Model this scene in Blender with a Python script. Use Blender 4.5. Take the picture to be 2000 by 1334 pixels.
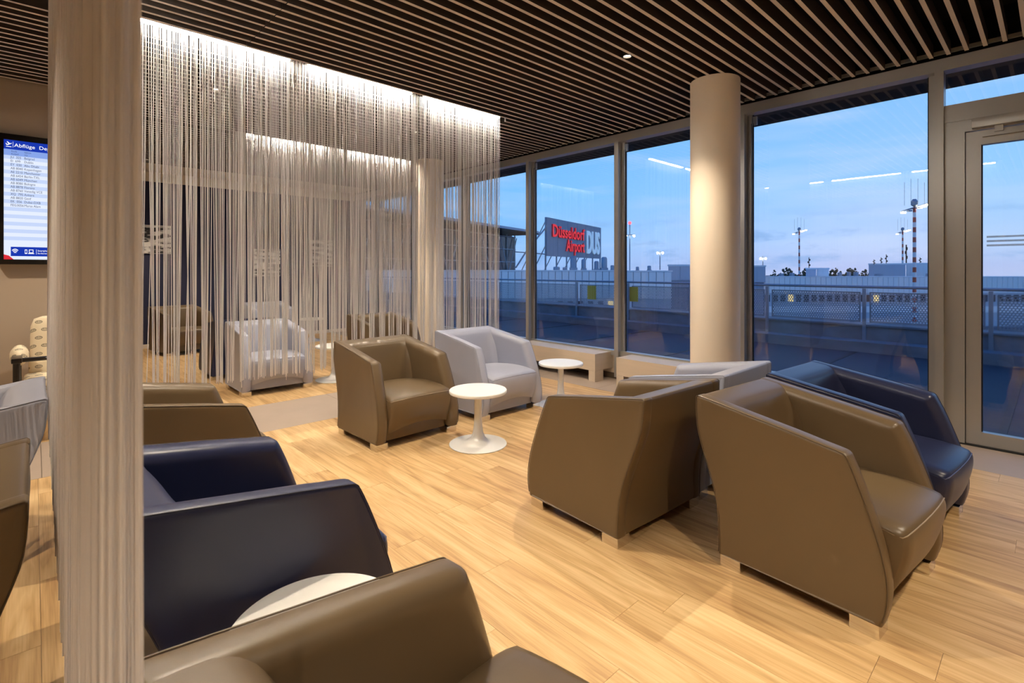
import bpy, bmesh, math, random
from mathutils import Vector, Matrix
for o in list(bpy.data.objects): bpy.data.objects.remove(o)
SC = bpy.context.scene
COL = SC.collection
R_ = math.radians
rnd = random.Random(7)

# ------------------------------------------------------------------ camera
F_PX, U0, V0, CAM_H = 997.0, 1000.0, 527.0, 1.40
YAW = 43.13
FX, FY = math.sin(R_(YAW)), math.cos(R_(YAW))          # forward
RX, RY = FY, -FX                                       # right
cam = bpy.data.cameras.new('camera')
cam.sensor_width = 36.0; cam.lens = 36.0*F_PX/2000.0
cam.shift_y = -(667.0-V0)/2000.0
cam.clip_start = 0.02; cam.clip_end = 3000
cam.dof.use_dof = True; cam.dof.focus_distance = 3.6; cam.dof.aperture_fstop = 6.0
camo = bpy.data.objects.new('camera', cam); COL.objects.link(camo)
camo.location = (0, 0, CAM_H); camo.rotation_euler = (R_(90), 0, R_(-YAW))
SC.camera = camo
def at(u, v, d):
    s = (u-U0)/F_PX
    return Vector((d*(FX+s*RX), d*(FY+s*RY), CAM_H+d*(V0-v)/F_PX))

# ------------------------------------------------------------------ exposure, world, lamp strengths
vs = SC.view_settings
vs.view_transform = 'Standard'; vs.look = 'None'; vs.gamma = 1.0; vs.use_curve_mapping = False
vs.exposure = 0.08
WARM = (1.0, 0.85, 0.655)
SPOT_W = 172.0
STRIP_E = 125.0

def lin(c):
    r = []
    for x in c[:3]:
        x = x/255.0 if max(c[:3]) > 1.0 else x
        r.append(x/12.92 if x <= 0.04045 else ((x+0.055)/1.055)**2.4)
    return (*r, 1.0)

world = bpy.data.worlds.new('dusk_sky'); SC.world = world; world.use_nodes = True
def build_world():
    nt = world.node_tree; N = nt.nodes; L = nt.links; N.clear()
    out = N.new('ShaderNodeOutputWorld'); bg = N.new('ShaderNodeBackground')
    tc = N.new('ShaderNodeTexCoord'); sep = N.new('ShaderNodeSeparateXYZ')
    L.new(tc.outputs['Generated'], sep.inputs[0])
    ramp = N.new('ShaderNodeValToRGB'); cr = ramp.color_ramp
    cr.elements[0].position = 0.0; cr.elements[0].color = lin((174, 180, 220))
    cr.elements[1].position = 1.0; cr.elements[1].color = lin((46, 98, 190))
    for p, c in ((0.05, (172, 192, 232)), (0.14, (150, 190, 238)), (0.30, (126, 178, 236)), (0.6, (80, 138, 218))):
        e = cr.elements.new(p); e.color = lin(c)
    L.new(sep.outputs[2], ramp.inputs[0])
    # the part of the sky away from the sunset is a little deeper blue
    dot = N.new('ShaderNodeVectorMath'); dot.operation = 'DOT_PRODUCT'; dot.inputs[1].default_value = (-0.45, 0.89, 0)
    L.new(tc.outputs['Generated'], dot.inputs[0])
    mr = N.new('ShaderNodeMapRange'); mr.inputs[1].default_value = -0.3; mr.inputs[2].default_value = 0.75
    L.new(dot.outputs['Value'], mr.inputs[0])
    mixd = N.new('ShaderNodeMixRGB'); mixd.blend_type = 'MULTIPLY'; mixd.inputs[2].default_value = (0.34, 0.80, 1.0, 1)
    L.new(mr.outputs[0], mixd.inputs[0]); L.new(ramp.outputs[0], mixd.inputs[1])
    # low cloud banks
    mp = N.new('ShaderNodeMapping'); mp.inputs['Scale'].default_value = (1.0, 1.0, 3.4)
    L.new(tc.outputs['Generated'], mp.inputs[0])
    nz = N.new('ShaderNodeTexNoise'); nz.inputs['Scale'].default_value = 9.5; nz.inputs['Detail'].default_value = 7; nz.inputs['Roughness'].default_value = 0.58
    L.new(mp.outputs[0], nz.inputs['Vector'])
    cl = N.new('ShaderNodeValToRGB'); cl.color_ramp.elements[0].position = 0.50; cl.color_ramp.elements[1].position = 0.62
    L.new(nz.outputs[0], cl.inputs[0])
    low = N.new('ShaderNodeValToRGB'); low.color_ramp.elements[0].position = 0.0; low.color_ramp.elements[0].color = (.25, .25, .25, 1)
    low.color_ramp.elements[1].position = 0.115; low.color_ramp.elements[1].color = (0, 0, 0, 1)
    e = low.color_ramp.elements.new(0.035); e.color = (0.8, 0.8, 0.8, 1)
    L.new(sep.outputs[2], low.inputs[0])
    mul = N.new('ShaderNodeMath'); mul.operation = 'MULTIPLY'
    L.new(cl.outputs[0], mul.inputs[0]); L.new(low.outputs[0], mul.inputs[1])
    mixc = N.new('ShaderNodeMixRGB'); mixc.inputs[2].default_value = lin((112, 152, 206))
    L.new(mul.outputs[0], mixc.inputs[0]); L.new(mixd.outputs[0], mixc.inputs[1])
    # high thin streaks
    mp2 = N.new('ShaderNodeMapping'); mp2.inputs['Scale'].default_value = (1.2, 1.2, 9.0)
    L.new(tc.outputs['Generated'], mp2.inputs[0])
    nz2 = N.new('ShaderNodeTexNoise'); nz2.inputs['Scale'].default_value = 3.0; nz2.inputs['Detail'].default_value = 6
    L.new(mp2.outputs[0], nz2.inputs['Vector'])
    c2 = N.new('ShaderNodeMapRange'); c2.inputs[1].default_value = 0.5; c2.inputs[2].default_value = 0.75; c2.inputs[4].default_value = 0.42
    L.new(nz2.outputs[0], c2.inputs[0])
    mix3 = N.new('ShaderNodeMixRGB'); mix3.inputs[2].default_value = lin((196, 206, 232))
    L.new(c2.outputs[0], mix3.inputs[0]); L.new(mixc.outputs[0], mix3.inputs[1])
    L.new(mix3.outputs[0], bg.inputs[0]); bg.inputs[1].default_value = 1.38
    L.new(bg.outputs[0], out.inputs[0])
build_world()

# ------------------------------------------------------------------ helpers: materials
def mat(name, color=(200, 200, 200), rough=0.5, metal=0.0, noise=None, bump=None, emit=None, spec=None, coat=None):
    m = bpy.data.materials.new(name); m.use_nodes = True
    nt = m.node_tree; N = nt.nodes; L = nt.links
    b = N['Principled BSDF']
    c = lin(color)
    b.inputs['Base Color'].default_value = c
    b.inputs['Roughness'].default_value = rough; b.inputs['Metallic'].default_value = metal
    if spec is not None: b.inputs['Specular IOR Level'].default_value = spec
    if coat: b.inputs['Coat Weight'].default_value = coat
    if emit:
        b.inputs['Emission Color'].default_value = lin(emit[0]); b.inputs['Emission Strength'].default_value = emit[1]
    tc = N.new('ShaderNodeTexCoord')
    if noise:      # (scale vector, amount)
        mp = N.new('ShaderNodeMapping'); mp.inputs['Scale'].default_value = noise[0]
        L.new(tc.outputs['Object'], mp.inputs[0])
        nz = N.new('ShaderNodeTexNoise'); nz.inputs['Scale'].default_value = 1.0; nz.inputs['Detail'].default_value = 5
        L.new(mp.outputs[0], nz.inputs['Vector'])
        mr = N.new('ShaderNodeMapRange'); mr.inputs[1].default_value = .25; mr.inputs[2].default_value = .75
        mr.inputs[3].default_value = 1-noise[1]; mr.inputs[4].default_value = 1+noise[1]
        L.new(nz.outputs[0], mr.inputs[0])
        mx = N.new('ShaderNodeVectorMath'); mx.operation = 'SCALE'; mx.inputs[0].default_value = c[:3]
        L.new(mr.outputs[0], mx.inputs['Scale']); L.new(mx.outputs[0], b.inputs['Base Color'])
    if bump:       # (scale, strength, distance)
        nb = N.new('ShaderNodeTexNoise'); nb.inputs['Scale'].default_value = bump[0]; nb.inputs['Detail'].default_value = 4
        L.new(tc.outputs['Object'], nb.inputs['Vector'])
        bp = N.new('ShaderNodeBump'); bp.inputs['Strength'].default_value = bump[1]; bp.inputs['Distance'].default_value = bump[2]
        L.new(nb.outputs[0], bp.inputs['Height']); L.new(bp.outputs[0], b.inputs['Normal'])
    return m

def emis(name, color, strength):
    m = bpy.data.materials.new(name); m.use_nodes = True
    N = m.node_tree.nodes; L = m.node_tree.links; N.clear()
    o = N.new('ShaderNodeOutputMaterial'); e = N.new('ShaderNodeEmission')
    e.inputs[0].default_value = lin(color) if max(color) > 1.0 else (*color, 1); e.inputs[1].default_value = strength
    L.new(e.outputs[0], o.inputs[0]); return m

def plank_material():
    m = bpy.data.materials.new('oak_planks'); m.use_nodes = True
    N = m.node_tree.nodes; L = m.node_tree.links; b = N['Principled BSDF']
    geo = N.new('ShaderNodeNewGeometry'); at_ = N.new('ShaderNodeAttribute'); at_.attribute_name = 'rnd'
    off = N.new('ShaderNodeVectorMath'); off.operation = 'SCALE'; off.inputs[0].default_value = (41.0, 67.0, 13.0)
    L.new(at_.outputs['Fac'], off.inputs['Scale'])
    add = N.new('ShaderNodeVectorMath'); add.operation = 'ADD'
    L.new(geo.outputs['Position'], add.inputs[0]); L.new(off.outputs[0], add.inputs[1])
    mp = N.new('ShaderNodeMapping'); mp.inputs['Scale'].default_value = (9.0, 0.9, 1.0)
    L.new(add.outputs[0], mp.inputs[0])
    nz = N.new('ShaderNodeTexNoise'); nz.inputs['Scale'].default_value = 1.0; nz.inputs['Detail'].default_value = 3; nz.inputs['Distortion'].default_value = 0.6
    L.new(mp.outputs[0], nz.inputs['Vector'])
    mult = N.new('ShaderNodeMath'); mult.operation = 'MULTIPLY'; mult.inputs[1].default_value = 9.0
    L.new(nz.outputs[0], mult.inputs[0])
    frac = N.new('ShaderNodeMath'); frac.operation = 'PINGPONG'; frac.inputs[1].default_value = 1.0
    L.new(mult.outputs[0], frac.inputs[0])
    mp2 = N.new('ShaderNodeMapping'); mp2.inputs['Scale'].default_value = (150.0, 3.0, 1.0)
    L.new(add.outputs[0], mp2.inputs[0])
    fine = N.new('ShaderNodeTexNoise'); fine.inputs['Scale'].default_value = 1.0; fine.inputs['Detail'].default_value = 3
    L.new(mp2.outputs[0], fine.inputs['Vector'])
    mp3 = N.new('ShaderNodeMapping'); mp3.inputs['Scale'].default_value = (16.0, 0.7, 1.0)
    L.new(add.outputs[0], mp3.inputs[0])
    brd = N.new('ShaderNodeTexNoise'); brd.inputs['Scale'].default_value = 1.0; brd.inputs['Detail'].default_value = 2
    L.new(mp3.outputs[0], brd.inputs['Vector'])
    s1 = N.new('ShaderNodeMath'); s1.operation = 'MULTIPLY_ADD'; s1.inputs[1].default_value = 0.24
    L.new(frac.outputs[0], s1.inputs[0])
    s2 = N.new('ShaderNodeMath'); s2.operation = 'MULTIPLY_ADD'; s2.inputs[1].default_value = 0.45
    L.new(fine.outputs[0], s2.inputs[0])
    s3 = N.new('ShaderNodeMath'); s3.operation = 'MULTIPLY'; s3.inputs[1].default_value = 0.55
    L.new(brd.outputs[0], s3.inputs[0]); L.new(s3.outputs[0], s2.inputs[2]); L.new(s2.outputs[0], s1.inputs[2])
    tone = N.new('ShaderNodeMath'); tone.operation = 'MULTIPLY_ADD'; tone.inputs[1].default_value = 0.16
    L.new(at_.outputs['Fac'], tone.inputs[0]); L.new(s1.outputs[0], tone.inputs[2])
    rp = N.new('ShaderNodeValToRGB'); cr = rp.color_ramp
    cr.elements[0].position = 0.42; cr.elements[0].color = lin((174, 134, 88))
    cr.elements[1].position = 0.98; cr.elements[1].color = lin((229, 197, 147))
    e = cr.elements.new(0.68); e.color = lin((208, 170, 118))
    L.new(tone.outputs[0], rp.inputs[0]); L.new(rp.outputs[0], b.inputs['Base Color'])
    b.inputs['Roughness'].default_value = 0.42; b.inputs['Specular IOR Level'].default_value = 0.35
    bp = N.new('ShaderNodeBump'); bp.inputs['Strength'].default_value = 0.12; bp.inputs['Distance'].default_value = 0.002
    L.new(fine.outputs[0], bp.inputs['Height']); L.new(bp.outputs[0], b.inputs['Normal'])
    return m

def glass_material(name, tint=(0.93, 0.97, 0.98), mist=False, refl=1.0):
    m = bpy.data.materials.new(name); m.use_nodes = True
    N = m.node_tree.nodes; L = m.node_tree.links; N.clear()
    out = N.new('ShaderNodeOutputMaterial'); mix = N.new('ShaderNodeMixShader')
    tr = N.new('ShaderNodeBsdfTransparent'); tr.inputs[0].default_value = (*tint, 1)
    gl = N.new('ShaderNodeBsdfGlossy'); gl.inputs['Roughness'].default_value = 0.0
    lw = N.new('ShaderNodeLayerWeight'); lw.inputs[0].default_value = 0.5
    pw = N.new('ShaderNodeMath'); pw.operation = 'POWER'; pw.inputs[1].default_value = 5.0
    L.new(lw.outputs['Facing'], pw.inputs[0])
    mu = N.new('ShaderNodeMath'); mu.operation = 'MULTIPLY_ADD'; mu.inputs[1].default_value = 0.95*refl; mu.inputs[2].default_value = 0.070*refl
    L.new(pw.outputs[0], mu.inputs[0]); L.new(mu.outputs[0], mix.inputs[0])
    body = tr
    if mist:      # condensation: thin milky film in vertical streaks on the lower half of the pane
        tc = N.new('ShaderNodeTexCoord'); mp = N.new('ShaderNodeMapping'); mp.inputs['Scale'].default_value = (30, 30, 1.3)
        L.new(tc.outputs['Object'], mp.inputs[0])
        nz = N.new('ShaderNodeTexNoise'); nz.inputs['Scale'].default_value = 1.0; nz.inputs['Detail'].default_value = 5
        L.new(mp.outputs[0], nz.inputs['Vector'])
        sp = N.new('ShaderNodeSeparateXYZ'); L.new(tc.outputs['Object'], sp.inputs[0])
        hr = N.new('ShaderNodeMapRange'); hr.inputs[1].default_value = 1.75; hr.inputs[2].default_value = 0.9; hr.inputs[3].default_value = 0.02; hr.inputs[4].default_value = 0.62
        L.new(sp.outputs[2], hr.inputs[0])
        mm = N.new('ShaderNodeMath'); mm.operation = 'MULTIPLY'
        L.new(nz.outputs[0], mm.inputs[0]); L.new(hr.outputs[0], mm.inputs[1])
        tl = N.new('ShaderNodeBsdfRefraction'); tl.inputs['Roughness'].default_value = 0.22; tl.inputs['IOR'].default_value = 1.02
        tl.inputs[0].default_value = (0.9, 0.93, 0.96, 1)
        mx = N.new('ShaderNodeMixShader')
        L.new(mm.outputs[0], mx.inputs[0]); L.new(tr.outputs[0], mx.inputs[1]); L.new(tl.outputs[0], mx.inputs[2])
        body = mx
    L.new(body.outputs[0], mix.inputs[1]); L.new(gl.outputs[0], mix.inputs[2])
    L.new(mix.outputs[0], out.inputs[0]); return m

def string_material():
    m = bpy.data.materials.new('white_strings'); m.use_nodes = True
    N = m.node_tree.nodes; L = m.node_tree.links; N.clear()
    out = N.new('ShaderNodeOutputMaterial'); mix = N.new('ShaderNodeMixShader'); mix.inputs[0].default_value = 0.32
    d = N.new('ShaderNodeBsdfDiffuse'); d.inputs[0].default_value = lin((244, 240, 238))
    t = N.new('ShaderNodeBsdfTranslucent'); t.inputs[0].default_value = lin((244, 238, 234))
    L.new(d.outputs[0], mix.inputs[1]); L.new(t.outputs[0], mix.inputs[2]); L.new(mix.outputs[0], out.inputs[0]); return m

def perforated_material():
    """galvanised sheet with a staggered grid of round holes, in metres of the sheet's own y/z"""
    m = bpy.data.materials.new('perforated_steel'); m.use_nodes = True
    N = m.node_tree.nodes; L = m.node_tree.links; N.clear()
    out = N.new('ShaderNodeOutputMaterial'); mix = N.new('ShaderNodeMixShader')
    b = N.new('ShaderNodeBsdfPrincipled'); b.inputs['Base Color'].default_value = lin((150, 158, 170)); b.inputs['Metallic'].default_value = .3; b.inputs['Roughness'].default_value = .5
    tr = N.new('ShaderNodeBsdfTransparent')
    tc = N.new('ShaderNodeTexCoord'); sp = N.new('ShaderNodeSeparateXYZ'); L.new(tc.outputs['Object'], sp.inputs[0])
    p = 0.042
    def math_(op, a, bb=None):
        n = N.new('ShaderNodeMath'); n.operation = op
        for i, x in enumerate((a, bb)):
            if x is None: continue
            if isinstance(x, (int, float)): n.inputs[i].default_value = x
            else: L.new(x, n.inputs[i])
        return n.outputs[0]
    row = math_('DIVIDE', sp.outputs[2], p*0.866); ri = math_('FLOOR', row)
    fz = math_('SUBTRACT', math_('FRACT', row), 0.5); fz = math_('MULTIPLY', fz, 0.866)
    sh = math_('MULTIPLY', math_('MODULO', math_('ABSOLUTE', ri), 2.0), 0.5)
    cx = math_('FRACT', math_('ADD', math_('DIVIDE', sp.outputs[1], p), sh)); cx = math_('SUBTRACT', cx, 0.5)
    dd = math_('ADD', math_('MULTIPLY', cx, cx), math_('MULTIPLY', fz, fz))
    hole = math_('LESS_THAN', dd, 0.36*0.36)
    L.new(hole, mix.inputs[0]); L.new(b.outputs[0], mix.inputs[1]); L.new(tr.outputs[0], mix.inputs[2]); L.new(mix.outputs[0], out.inputs[0]); return m

def owl_material():
    """cream cloth printed with staggered rows of small grey owl faces"""
    m = bpy.data.materials.new('owl_print_cloth'); m.use_nodes = True
    N = m.node_tree.nodes; L = m.node_tree.links; b = N['Principled BSDF']; b.inputs['Roughness'].default_value = .9
    tc = N.new('ShaderNodeTexCoord'); sp = N.new('ShaderNodeSeparateXYZ'); L.new(tc.outputs['Object'], sp.inputs[0])
    def M(op, a, bb=None):
        n = N.new('ShaderNodeMath'); n.operation = op
        for i, x in enumerate((a, bb)):
            if x is None: continue
            if isinstance(x, (int, float)): n.inputs[i].default_value = x
            else: L.new(x, n.inputs[i])
        return n.outputs[0]
    row = M('DIVIDE', M('ADD', M('ADD', sp.outputs[2], 3.0), M('MULTIPLY', sp.outputs[1], 0.6)), 0.078); ri = M('FLOOR', row)
    z = M('SUBTRACT', M('FRACT', row), 0.5)
    sh = M('MULTIPLY', M('MODULO', ri, 2.0), 0.5)
    x = M('SUBTRACT', M('FRACT', M('ADD', M('DIVIDE', M('ADD', sp.outputs[0], 5.0), 0.082), sh)), 0.5)
    ax = M('ABSOLUTE', x)
    body = M('SQRT', M('ADD', M('MULTIPLY', M('MULTIPLY', x, x), 1.0), M('MULTIPLY', M('MULTIPLY', z, z), 2.2)))
    ring = M('LESS_THAN', M('ABSOLUTE', M('SUBTRACT', body, 0.27)), 0.045)
    ex = M('SUBTRACT', ax, 0.10); ez = M('SUBTRACT', z, 0.06)
    ed = M('SQRT', M('ADD', M('MULTIPLY', ex, ex), M('MULTIPLY', ez, ez)))
    eye = M('LESS_THAN', M('ABSOLUTE', M('SUBTRACT', ed, 0.06)), 0.028)
    wing = M('MULTIPLY', M('LESS_THAN', body, 0.3), M('LESS_THAN', z, -0.04))
    fac = M('MAXIMUM', M('MAXIMUM', ring, eye), M('MULTIPLY', wing, 0.6))
    mx = N.new('ShaderNodeMixRGB'); mx.inputs[1].default_value = lin((226, 210, 180)); mx.inputs[2].default_value = lin((96, 88, 76))
    L.new(M('MULTIPLY', fac, 0.8), mx.inputs[0]); L.new(mx.outputs[0], b.inputs['Base Color'])
    return m

def print_material(seed):
    m = bpy.data.materials.new('black_white_print'); m.use_nodes = True
    N = m.node_tree.nodes; L = m.node_tree.links; b = N['Principled BSDF']; b.inputs['Roughness'].default_value = .6
    tc = N.new('ShaderNodeTexCoord'); mp = N.new('ShaderNodeMapping'); mp.inputs['Scale'].default_value = (3, 3, 12); mp.inputs['Location'].default_value = (seed, 0, seed*2)
    L.new(tc.outputs['Object'], mp.inputs[0])
    nz = N.new('ShaderNodeTexNoise'); nz.inputs['Scale'].default_value = 1.2; nz.inputs['Detail'].default_value = 4; L.new(mp.outputs[0], nz.inputs['Vector'])
    rp = N.new('ShaderNodeValToRGB'); rp.color_ramp.elements[0].position = .46; rp.color_ramp.elements[0].color = lin((40, 38, 40))
    rp.color_ramp.elements[1].position = .54; rp.color_ramp.elements[1].color = lin((214, 210, 204))
    L.new(nz.outputs[0], rp.inputs[0]); L.new(rp.outputs[0], b.inputs['Base Color']); return m

M = {}
M['brown'] = mat('taupe_leather', (103, 85, 61), .35, noise=((2, 2, 2), .05), bump=(330, .10, .0012), spec=.45)
M['navy'] = mat('navy_leather', (40, 45, 74), .33, noise=((2, 2, 2), .05), bump=(330, .10, .0012), spec=.45)
M['grey'] = mat('light_grey_leather', (166, 168, 182), .37, noise=((2, 2, 2), .04), bump=(330, .10, .0012), spec=.45)
M['under'] = mat('black_underside', (14, 13, 12), .8)
M['chrome'] = mat('chrome', (225, 222, 216), .12, 1.0)
M['white_lam'] = mat('white_laminate', (240, 237, 230), .35)
M['white_lac'] = mat('white_lacquer', (240, 238, 232), .22)
M['plank'] = plank_material()
M['tile'] = mat('greige_tile', (176, 158, 142), .55, noise=((3, 3, 3), .05))
M['grout'] = mat('grout', (120, 104, 90), .9)
M['slat_side'] = mat('dark_brown_slat', (62, 54, 48), .65)
M['slat_face'] = mat('pale_slat_edge', (214, 204, 194), .6)
M['plenum'] = mat('black_plenum', (10, 9, 9), .95)
M['plaster'] = mat('warm_white_plaster', (214, 204, 190), .9, bump=(60, .05, .002))
M['taupe_wall'] = mat('taupe_wall_paint', (176, 160, 142), .9)
M['navy_wall'] = mat('navy_wall_paint', (34, 36, 62), .75)
M['column'] = mat('cream_column_paint', (236, 222, 202), .7)
M['alu'] = mat('anodised_frame', (172, 170, 166), .33, .55)
M['gasket'] = mat('black_gasket', (20, 20, 22), .6)
M['sillpanel'] = mat('pale_wood_panel', (202, 184, 162), .5, noise=((1.5, 1.5, 22), .05))
M['glass'] = glass_material('window_glass', (0.945, 0.98, 0.99), refl=0.95)
M['door_glass'] = glass_material('misted_door_glass', (0.90, 0.97, 0.97), mist=True, refl=0.8)
M['string'] = string_material()
M['black_gloss'] = mat('black_plastic', (8, 8, 9), .25)
M['dark_wood'] = mat('black_stained_wood', (24, 17, 13), .3, coat=.4)
M['owl'] = owl_material()
M['soffit'] = mat('dark_soffit', (40, 32, 26), .8)
M['roofing'] = mat('dark_roofing_felt', (52, 56, 66), .7, noise=((1.5, 1.5, 1.5), .2))
M['concrete'] = mat('weathered_concrete', (118, 122, 130), .85, noise=((3, 3, 5), .2))
M['galv'] = mat('galvanised_steel', (140, 150, 164), .45, .4)
M['perf'] = perforated_material()
M['facade'] = mat('white_facade_panel', (232, 232, 234), .6)
M['facade_dim'] = mat('grey_facade', (178, 186, 200), .7)
M['darkglass'] = mat('dark_facade_glass', (48, 54, 66), .15)
M['foliage'] = mat('dark_foliage', (50, 58, 42), .9, noise=((.6, .6, .6), .4))
M['bark'] = mat('bark', (50, 42, 34), .9)
M['redp'] = mat('red_mast_paint', (190, 74, 50), .6)
M['whitep'] = mat('white_mast_paint', (222, 222, 226), .6)
M['asphalt'] = mat('apron_asphalt', (84, 88, 98), .9, noise=((.02, .02, .02), .25))
M['lamp_white'] = emis('floodlight_lens', (255, 240, 214), 14.0)
M['lamp_red'] = emis('obstruction_light', (255, 60, 70), 6.0)
M['lit_win'] = emis('lit_window', (255, 226, 150), 1.1)

# ------------------------------------------------------------------ helpers: geometry
def tag(o, label=None, cat=None, group=None, kind=None):
    if label: o['label'] = label
    if cat: o['category'] = cat
    if group: o['group'] = group
    if kind: o['kind'] = kind
    return o
def empty(name, loc=(0, 0, 0), rz=0.0, parent=None):
    o = bpy.data.objects.new(name, None); COL.objects.link(o)
    o.location = loc; o.rotation_euler = (0, 0, rz); o.empty_display_size = .05
    if parent: o.parent = parent
    return o
def link(name, me, parent=None, loc=None, rz=None, mats=None):
    o = bpy.data.objects.new(name, me); COL.objects.link(o)
    if parent: o.parent = parent
    if loc is not None: o.location = loc
    if rz is not None: o.rotation_euler = (0, 0, rz)
    return o
def to_mesh(name, bm, mats, smooth=None):
    me = bpy.data.meshes.new(name)
    bmesh.ops.recalc_face_normals(bm, faces=bm.faces)
    bm.to_mesh(me); bm.free()
    for m in (mats if isinstance(mats, (list, tuple)) else [mats]): me.materials.append(m)
    if smooth is not None:
        for p in me.polygons: p.use_smooth = True
        me.set_sharp_from_angle(angle=R_(smooth))
    return me
def add_box(bm, c, s, rz=0.0, mi=0, bevel=0.0):
    r = bmesh.ops.create_cube(bm, size=1.0)
    mx = Matrix.Translation(c) @ Matrix.Rotation(rz, 4, 'Z') @ Matrix.Diagonal((*s, 1))
    bmesh.ops.transform(bm, matrix=mx, verts=r['verts'])
    fs = set(f for v in r['verts'] for f in v.link_faces)
    for f in fs: f.material_index = mi
    if bevel:
        es = set(e for f in fs for e in f.edges)
        bmesh.ops.bevel(bm, geom=list(es), offset=bevel, segments=2, affect='EDGES', profile=.7)
def box(name, lo, hi, m, parent=None, bevel=0.0, origin=None):
    """box from lo to hi in the parent's space; the object's origin at the box's base centre"""
    lo = Vector(lo); hi = Vector(hi); c = (lo+hi)/2; org = Vector((c.x, c.y, lo.z))
    bm = bmesh.new(); add_box(bm, c-org, hi-lo, bevel=bevel)
    return link(name, to_mesh(name, bm, m, 40 if bevel else None), parent, org)
def lathe_mesh(name, prof, m, seg=40, smooth=35):
    bm = bmesh.new(); rings = []
    for r, z in prof:
        if r < 1e-6: rings.append([bm.verts.new((0, 0, z))])
        else: rings.append([bm.verts.new((r*math.cos(2*math.pi*i/seg), r*math.sin(2*math.pi*i/seg), z)) for i in range(seg)])
    for a, b in zip(rings, rings[1:]):
        for i in range(seg):
            j = (i+1) % seg
            if len(a) == 1 and len(b) == 1: continue
            if len(a) == 1: bm.faces.new((a[0], b[i], b[j]))
            elif len(b) == 1: bm.faces.new((a[i], a[j], b[0]))
            else: bm.faces.new((a[i], a[j], b[j], b[i]))
    return to_mesh(name, bm, m, smooth)
def add_tube(bm, pts, r, seg=6, closed=False):
    pts = [Vector(p) for p in pts]; n = len(pts); rings = []
    for i, p in enumerate(pts):
        a = pts[i-1] if (i > 0 or closed) else p
        b = pts[(i+1) % n] if (i < n-1 or closed) else p
        t = (b-a).normalized()
        ref = Vector((0, 0, 1)) if abs(t.z) < .9 else Vector((1, 0, 0))
        x = t.cross(ref).normalized(); y = t.cross(x)
        rings.append([bm.verts.new(p + r*(math.cos(2*math.pi*k/seg)*x + math.sin(2*math.pi*k/seg)*y)) for k in range(seg)])
    m = n if closed else n-1
    for i in range(m):
        a, b = rings[i], rings[(i+1) % n]
        for k in range(seg):
            bm.faces.new((a[k], a[(k+1) % seg], b[(k+1) % seg], b[k]))
    if not closed:
        bm.faces.new(rings[0][::-1]); bm.faces.new(rings[-1])
def tube(name, pts, r, m, parent=None, seg=6, closed=False):
    bm = bmesh.new(); add_tube(bm, pts, r, seg, closed)
    return link(name, to_mesh(name, bm, m, 50), parent)
def catmull(P, n=4):
    P = [Vector(p) for p in P]; out = []
    for i in range(len(P)-1):
        p0 = P[max(i-1, 0)]; p1 = P[i]; p2 = P[i+1]; p3 = P[min(i+2, len(P)-1)]
        for k in range(n):
            t = k/n
            out.append(.5*((2*p1)+(p2-p0)*t+(2*p0-5*p1+4*p2-p3)*t*t+(3*p1-p0-3*p2+p3)*t**3))
    out.append(P[-1]); return out
def copy_tree(o, parent=None):
    c = o.copy(); COL.objects.link(c)
    if parent is not None: c.parent = parent
    for ch in o.children: copy_tree(ch, c)
    return c
def text_mesh(name, body, size, m, extrude=0.0, align='LEFT', bold=0.0):
    cu = bpy.data.curves.new('txt', 'FONT'); cu.body = body; cu.size = size; cu.extrude = extrude; cu.align_x = align
    cu.resolution_u = 3; cu.offset = bold
    t = bpy.data.objects.new('txt', cu); COL.objects.link(t)
    dg = bpy.context.evaluated_depsgraph_get(); dg.update()
    me = bpy.data.meshes.new_from_object(t.evaluated_get(dg)); me.name = name
    bpy.data.objects.remove(t); bpy.data.curves.remove(cu)
    me.materials.clear(); me.materials.append(m)
    return me
def struct(o): o['kind'] = 'structure'; return o

# ------------------------------------------------------------------ the room: numbers
CEIL = 3.13
XW = 5.50          # window plane
YB = 11.10         # navy back wall
YT = 6.57          # wall with the display
XT = 0.76          # its free end
XL, YN = -3.5, -3.0

# ------------------------------------------------------------------ floor
floor = struct(box('floor', (XL, YN, -0.12), (XW+.06, YB, -0.010), M['grout']))
def par_keep(o, p):
    o.parent = p; o.location = Vector(o.location) - Vector(p.location); return o
def in_view(x, y, z=0.0):
    d = x*FX+y*FY
    if d < .15: return 0
    u = U0+F_PX*(x*RX+y*RY)/d; v = V0-F_PX*(z-CAM_H)/d
    if -80 < u < 2080 and -50 < v < 1420: return 1.0/(d*d)
    return 0
PW, PL, GAP = 0.185, 1.22, 0.0012
planks = []
nrow = int((4.83-XL)/PW)+1
for i in range(nrow):
    x1 = 4.83-i*PW; x0 = max(x1-PW, XL)
    if x1-x0 < .02: continue
    off = rnd.uniform(0, PL)
    for (ya, yb) in ((YN, 4.67), (5.63, YB)):
        y = ya-off if ya == YN else ya-rnd.uniform(0, PL)
        while y < yb:
            a, b = max(y, ya), min(y+PL, yb)
            if b-a > .03 and not (ya > 5 and x1 <= XT and a > YT): planks.append((x0, x1, a, b))
            y += PL
def plank_bm(bm, lay, x0, x1, a, b, o, r):
    n0 = len(bm.faces)
    add_box(bm, ((x0+x1)/2-o[0], (a+b)/2-o[1], -.005), (x1-x0-GAP, b-a-GAP, .010))
    bm.faces.ensure_lookup_table()
    for f in bm.faces[n0:]: f[lay] = r
planks.sort(key=lambda p: -max(in_view((p[0]+p[1])/2, y) for y in (p[2], (p[2]+p[3])/2, p[3])))
restbm = bmesh.new(); restlay = restbm.faces.layers.float.new('rnd')
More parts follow.
